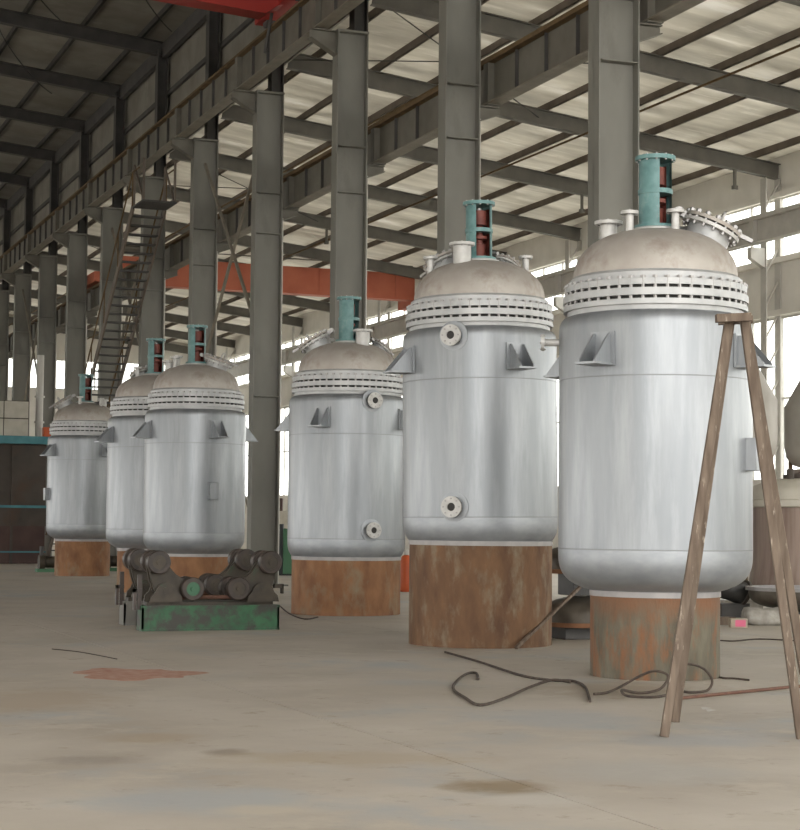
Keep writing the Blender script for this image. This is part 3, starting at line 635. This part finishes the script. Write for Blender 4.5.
# leaning bar
A_ = ground(516, 648, .02); B_ = at(580, 587, 24.0)
tag(MB().beam(A_, B_, .04, .035).build('leaning_bar', 'wood'), 'pale brown bar leaning between the tall pedestal and the dished heads', 'bar')
A_ = ground(268, 572, .02); B_ = at(241, 484, 42.6)
tag(MB().cyl(A_, B_, .03, 8).build('leaning_rod', 'bottomfl'), 'thin pale rod leaning against the foot of the bare column', 'rod')
# paper scraps
for i, (x, y) in enumerate(((706, 709), (711, 711))):
    g = ground(x, y, .004); m_ = MB()
    a = .3+i; m_.add([(g.x-.05, g.y-.03, .003), (g.x+.045, g.y-.02, .012), (g.x+.05, g.y+.03, .004), (g.x-.03, g.y+.035, .016), (g.x, g.y, .02)], [(0, 1, 4), (1, 2, 4), (2, 3, 4), (3, 0, 4)])
    tag(m_.build('paper_scrap', 'white'), ['white paper scrap on the floor before the nearest pedestal, left one', 'white paper scrap on the floor before the nearest pedestal, right one'][i], 'litter', 'paper scraps')
# red paint stain on the floor (thin dried layer)
rg = random.Random(3); pts = []
for k in range(40):
    a = 2*PI*k/40; rr = 1+.16*math.sin(3*a+1)+.10*math.sin(7*a)+.05*rg.uniform(-1, 1)
    pts.append(ground(133+62*math.cos(a)*rr*(1 if math.cos(a) > 0 else .95), 674-5.6*math.sin(a)*rr, .0015))
m_ = MB(); m_.add([p for p in pts]+[Vector((p.x, p.y, 0)) for p in pts], [tuple(range(40))]+[(i, (i+1) % 40, 40+(i+1) % 40, 40+i) for i in range(40)])
tag(m_.build('paint_stain', 'redpaint'), 'flat reddish paint stain on the concrete in the left foreground', 'stain')

# ------------------------------------------------------------------ background equipment
def dished(name, px, py, d, r, h, z, label, flip=False, m='headgrey', rim='rim', tilt=0, group='dished heads'):
    p = at(px, py, d); o = thing(name, label, 'dished head', (p.x, p.y, z), 0, group)
    if tilt: o.rotation_euler.x = tilt
    s = -1 if flip else 1
    prof = [(r*q, s*(.08+h*(1-q**2.4)**(1/2.4))) for q in (1, .99, .96, .9, .8, .65, .45, .2, 0)]
    prof2 = [(r*.98*q, s*(.07+(h-.02)*(1-q**2.4)**(1/2.4))) for q in (0, .2, .45, .65, .8, .9, .96, .99, 1)]
    MB().lathe([(r, 0)]+prof+prof2+[(r*.98, 0), (r, 0)], 40).build('shell', m, o)
    MB().ring(r+.05, r-.02, -.03, .03, 40).build('rim', rim, o, label='rusty rim')
    return o
# block + two heads between pedestals
def block(px, d, dx, dy, h, label, m='darksteel', z=0):
    p = at(px, 520, d)
    return tag(MB().box(p.x-dx/2, p.x+dx/2, p.y-dy/2, p.y+dy/2, z, z+h).build('support_block', m, bevel=.01), label, 'block', 'blocks under equipment')
block(582, 25.2, .8, .6, .16, 'low dark block under the dished heads between the near pedestals')
dished('dished_head', 582, 600, 25.2, .56, .30, .20, 'dull grey dished head with rusty rim, lower one between the near pedestals')
block(582, 25.2, .5, .5, .30, 'dark packing block between the two stacked dished heads', 'black', .595)
dished('dished_head', 579, 600, 25.2, .54, .28, .93, 'dark dished head on top of the stack between the near pedestals')
# right: brown vessel with cream cover on dark bowl
p = at(802, 560, 33); o = thing('squat_vessel', 'squat brown vessel with a cream flanged cover at the right edge', 'vessel', (p.x, p.y, 0))
MB().lathe([(.0, .52), (.86, .52), (.86, .6), (.82, .9), (.80, 1.2), (.80, 1.82), (.7, 1.84)], 48).build('shell', 'drum', o)
MB().lathe([(.86, 1.82), (.88, 1.84), (.88, 1.93), (.84, 1.95), (.84, 2.06), (.78, 2.16), (.5, 2.26), (0, 2.30)], 48).lathe([(.0, 1.82), (.86, 1.82)], 48).build('cover', 'cream', o, label='cream painted cover')
MB().lathe([(.3, 2.2), (.3, 2.34), (.0, 2.36)], 24).cyl((-.3, -.1, 2.36), (.3, 0, 2.42), .05, 8).cyl((-.35, -.2, 2.2), (-.35, -.2, 2.42), .06, 10).build('fittings', 'brownpl', o)
for k in range(4):
    a = PI/4+k*PI/2; MB().cyl((.7*math.cos(a), .7*math.sin(a), .175), (.7*math.cos(a), .7*math.sin(a), .53), .06, 10).build('leg', 'darksteel', o)
o.scale = (1.12, 1.12, 1.16); o.location.z = -.2
dished('dished_head', 800, 600, 30.6, .86, .28, .52, 'dark upturned dished head lying in front of the squat brown vessel', True, 'headgrey', 'band')
block(800, 30.6, .4, .4, .15, 'low block under the upturned dished head')
# black rubber elbow
p = at(731, 590, 31.2)
t = thing('pipe_elbow', 'black rounded pipe elbow lying between the nearest vessel and the white sacks', 'pipe', (p.x, p.y, 0))
MB().tube([(-.36, .1, .56), (-.22, .02, .54), (-.05, -.05, .49), (.10, -.08, .43), (.18, -.08, .41)], .20, 20).build('elbow_body', 'black', t)
MB().cyl((.16, -.08, .42), (.21, -.08, .40), .24, 20).build('flange', 'brownpl', t)
MB().box(-.3, .25, -.2, .1, 0, .24).build('saddle', 'darksteel', t)
# grey tanks on legs before the window wall
for i, (px, d, r, lab) in enumerate(((738, 37, .80, 'matt grey tank on legs behind the nearest vessel, left of the window column'), (822, 39, .80, 'matt grey tank on legs at the right edge beyond the window column'))):
    p = at(px, 500, d); o = thing('legged_tank', lab, 'tank', (p.x, p.y, 0), 0, 'matt grey tanks on legs')
    MB().lathe([(0, 2.75), (.3, 2.78), (.6, 2.88), (.76, 3.05), (r, 3.3), (r, 4.15), (.35, 4.95), (.2, 5.0), (0, 5.0)], 40).build('shell', 'greyvessel', o)
    MB().cyl((.1, 0, 4.9), (.1, 0, 5.2), .12, 14).build('top_nozzle', 'greyvessel', o)
    for k in range(4):
        a = PI/4+k*PI/2; MB().cyl((.68*math.cos(a), .68*math.sin(a), 0), (.68*math.cos(a), .68*math.sin(a), 3.2), .05, 8).build('leg', 'railrust', o)
# sacks, box
def sack(px, py, l, wd, h, rz, label, m='sack'):
    g = ground(px, py); bmm = bmesh.new(); bmesh.ops.create_uvsphere(bmm, u_segments=20, v_segments=12, radius=1)
    rr = random.Random(px)
    for v in bmm.verts:
        c_ = v.co; k = 1+.06*math.sin(5*c_.x+px)+.06*math.sin(7*c_.y)+.03*rr.uniform(-1, 1)
        s_ = lambda q: math.copysign(abs(q)**.6, q)
        v.co = Vector((s_(c_.x)*l/2*k, s_(c_.y)*wd/2*k, max(0, (s_(c_.z)+.9)/1.9*h*k)))
    me = bpy.data.meshes.new('sack'); bmm.to_mesh(me); bmm.free(); me.materials.append(MT[m])
    for f in me.polygons: f.use_smooth = True
    o = put(me, 'sack', None, (g.x, g.y, 0), rz); return tag(o, label, 'sack', 'sacks by the right edge')
sack(765, 625, .72, .4, .27, -.3, 'dirty white crumpled sack lying behind the trestle, nearest the right leg')
sack(741, 613, .8, .4, .22, -.2, 'flat beige sack lying in front of the black pipe elbow')
sack(788, 622, .45, .4, .14, .2, 'small brownish sack by the right edge of the picture', 'card')
g = ground(738, 627.5); o = MB().box(-.13, .13, -.1, .1, 0, .14).build('carton', 'card', None, bevel=.004); o.location = (g.x, g.y, 0); o.rotation_euler.z = -TH
tag(o, 'small pale carton with a pink printed side, in front of the sacks', 'carton')
MB().box(-.06, .10, -.104, -.1, .02, .12).build('printed_label', 'pink', o, label='pink printed label')
tag(MB().beam(ground(712, 621, .06), ground(731, 620.5, .06), .22, .12).build('timber_baulk', 'wood'), 'pale timber baulk lying right of the nearest pedestal', 'timber')
tag(MB().beam(ground(716, 604, .07), ground(748, 603.5, .07), .12, .14).build('timber_baulk', 'sack'), 'pale grey baulk on the floor beneath the black elbow', 'timber')

# left: stained steel platform with turquoise deck
p = at(44, 560, 63); px0 = p.x
t = thing('steel_platform', 'tall brown plated platform with a turquoise deck edge at the left edge', 'platform', (px0, p.y, 0))
MB().box(-7, 0, 0, 3, 1.95, 4.15).build('upper_plate', 'brownpl', t)
MB().box(-7, .05, -.06, 3, 1.3, 1.93).build('middle_plate', 'brownpl', t)
MB().box(-7, .0, -.02, 3, 0, 1.3).build('lower_plate', 'redpl', t)
MB().box(-7.1, .15, -.35, 3.1, 4.15, 4.42).build('deck', 'tealpl', t, label='turquoise painted deck edge')
MB().box(-7, .03, -.1, -.02, 1.93, 2.02).build('teal_rail', 'tealpl', t); MB().box(-7, .03, -.1, -.02, .38, .43).build('teal_rail', 'tealpl', t)
for k in range(4): MB().box(-1.2-k*1.7, -1.12-k*1.7, -.09, 0, 0, 4.15).build('rib', 'brownpl', t)
t2 = thing('panelled_crate', 'cream panelled crate standing on the turquoise deck', 'crate', (px0-.65, p.y, 4.42))
for k in range(5):
    for j in range(2): MB().box(-.86*k-.83, -.86*k, 0, .6, .02+j*.62, .02+j*.62+.58).build('panel', 'cream', t2)
MB().box(-4.3, .03, .03, .9, 0, 1.24).build('carcass', 'brownpl', t2)
t3 = tag(MB().cyl((0, 0, 0), (0, 0, 2.9), .13, 12).cyl((0, 0, 1.4), (0, 0, 1.46), .18, 12).cyl((0, 0, .5), (0, 0, .56), .18, 12).build('vent_pipe', 'white'), 'white vertical pipe standing on the turquoise deck beside the cream crate', 'pipe')
t3.location = (px0-.2, p.y+.4, 4.42)
o = tag(MB().box(0, .28, 0, .3, 0, .34).build('toolbox', 'orange', bevel=.01), 'small orange box on the right end of the turquoise deck', 'box'); o.location = (px0-.12, p.y-.1, 4.42)
# dark pump beside farthest pedestal
for i, (px, py, lab) in enumerate(((48, 572, 'small dark green pump on the floor left of the farthest pedestal'), (113.5, 571, 'small dark green pump between the two farthest pedestals'))):
    g = ground(px, py); o = thing('floor_pump', lab, 'pump', (g.x, g.y, 0), 0, 'small dark pumps')
    MB().box(-.35, .25, -.2, .2, 0, .1).build('base', 'greenbox', o); MB().cyl((-.1, 0, .3), (.22, 0, .3), .17, 16).build('motor', 'greasy', o)
    MB().cyl((-.28, 0, .28), (-.12, 0, .28), .22, 18).build('casing', 'greasy', o); MB().cyl((-.2, 0, .3), (-.2, 0, .75), .06, 10).build('outlet', 'darksteel', o)
# green cabinet, orange cylinder, red box
p = at(287, 560, 52); o = thing('green_cabinet', 'green and black cabinet between the bare column and the third vessel', 'cabinet', (p.x, p.y, 0), -TH)
MB().box(-.12, .5, 0, .5, .05, 1.35).build('body', 'greenbox', o, bevel=.01); MB().box(-.32, -.13, .02, .5, .05, 1.48).build('side_unit', 'darkbox', o); MB().box(-.3, .5, .05, .45, 0, .05).build('base', 'darkbox', o)
p = at(278, 560, 60); o = thing('wall_shelf_unit', 'cream cupboard with a dark red box on top, behind the green cabinet', 'cupboard', (p.x, p.y, 0), -TH)
MB().box(-.35, .9, 0, .5, 0, 1.9).build('carcass', 'cream', o); MB().box(-.3, .1, -.02, 0, .1, 1.8).build('door', 'cream', o)
q = tag(MB().box(-.35, .12, 0, .4, 0, .42).build('red_box', 'redpl', bevel=.01), 'dark red box standing on the cream cupboard', 'box'); q.location = (p.x, p.y, 1.9); q.rotation_euler.z = -TH
p = at(406, 580, 41); o = thing('gas_cylinder', 'orange gas cylinder with white collar between the second and third vessels', 'cylinder', (p.x, p.y, 0))
MB().lathe([(0, 0), (.13, 0), (.14, .03), (.14, .72), (.1, .8), (.04, .84), (0, .84)], 24).build('body', 'orange', o)
MB().cyl((0, 0, .83), (0, 0, .95), .05, 12).build('valve_guard', 'white', o)
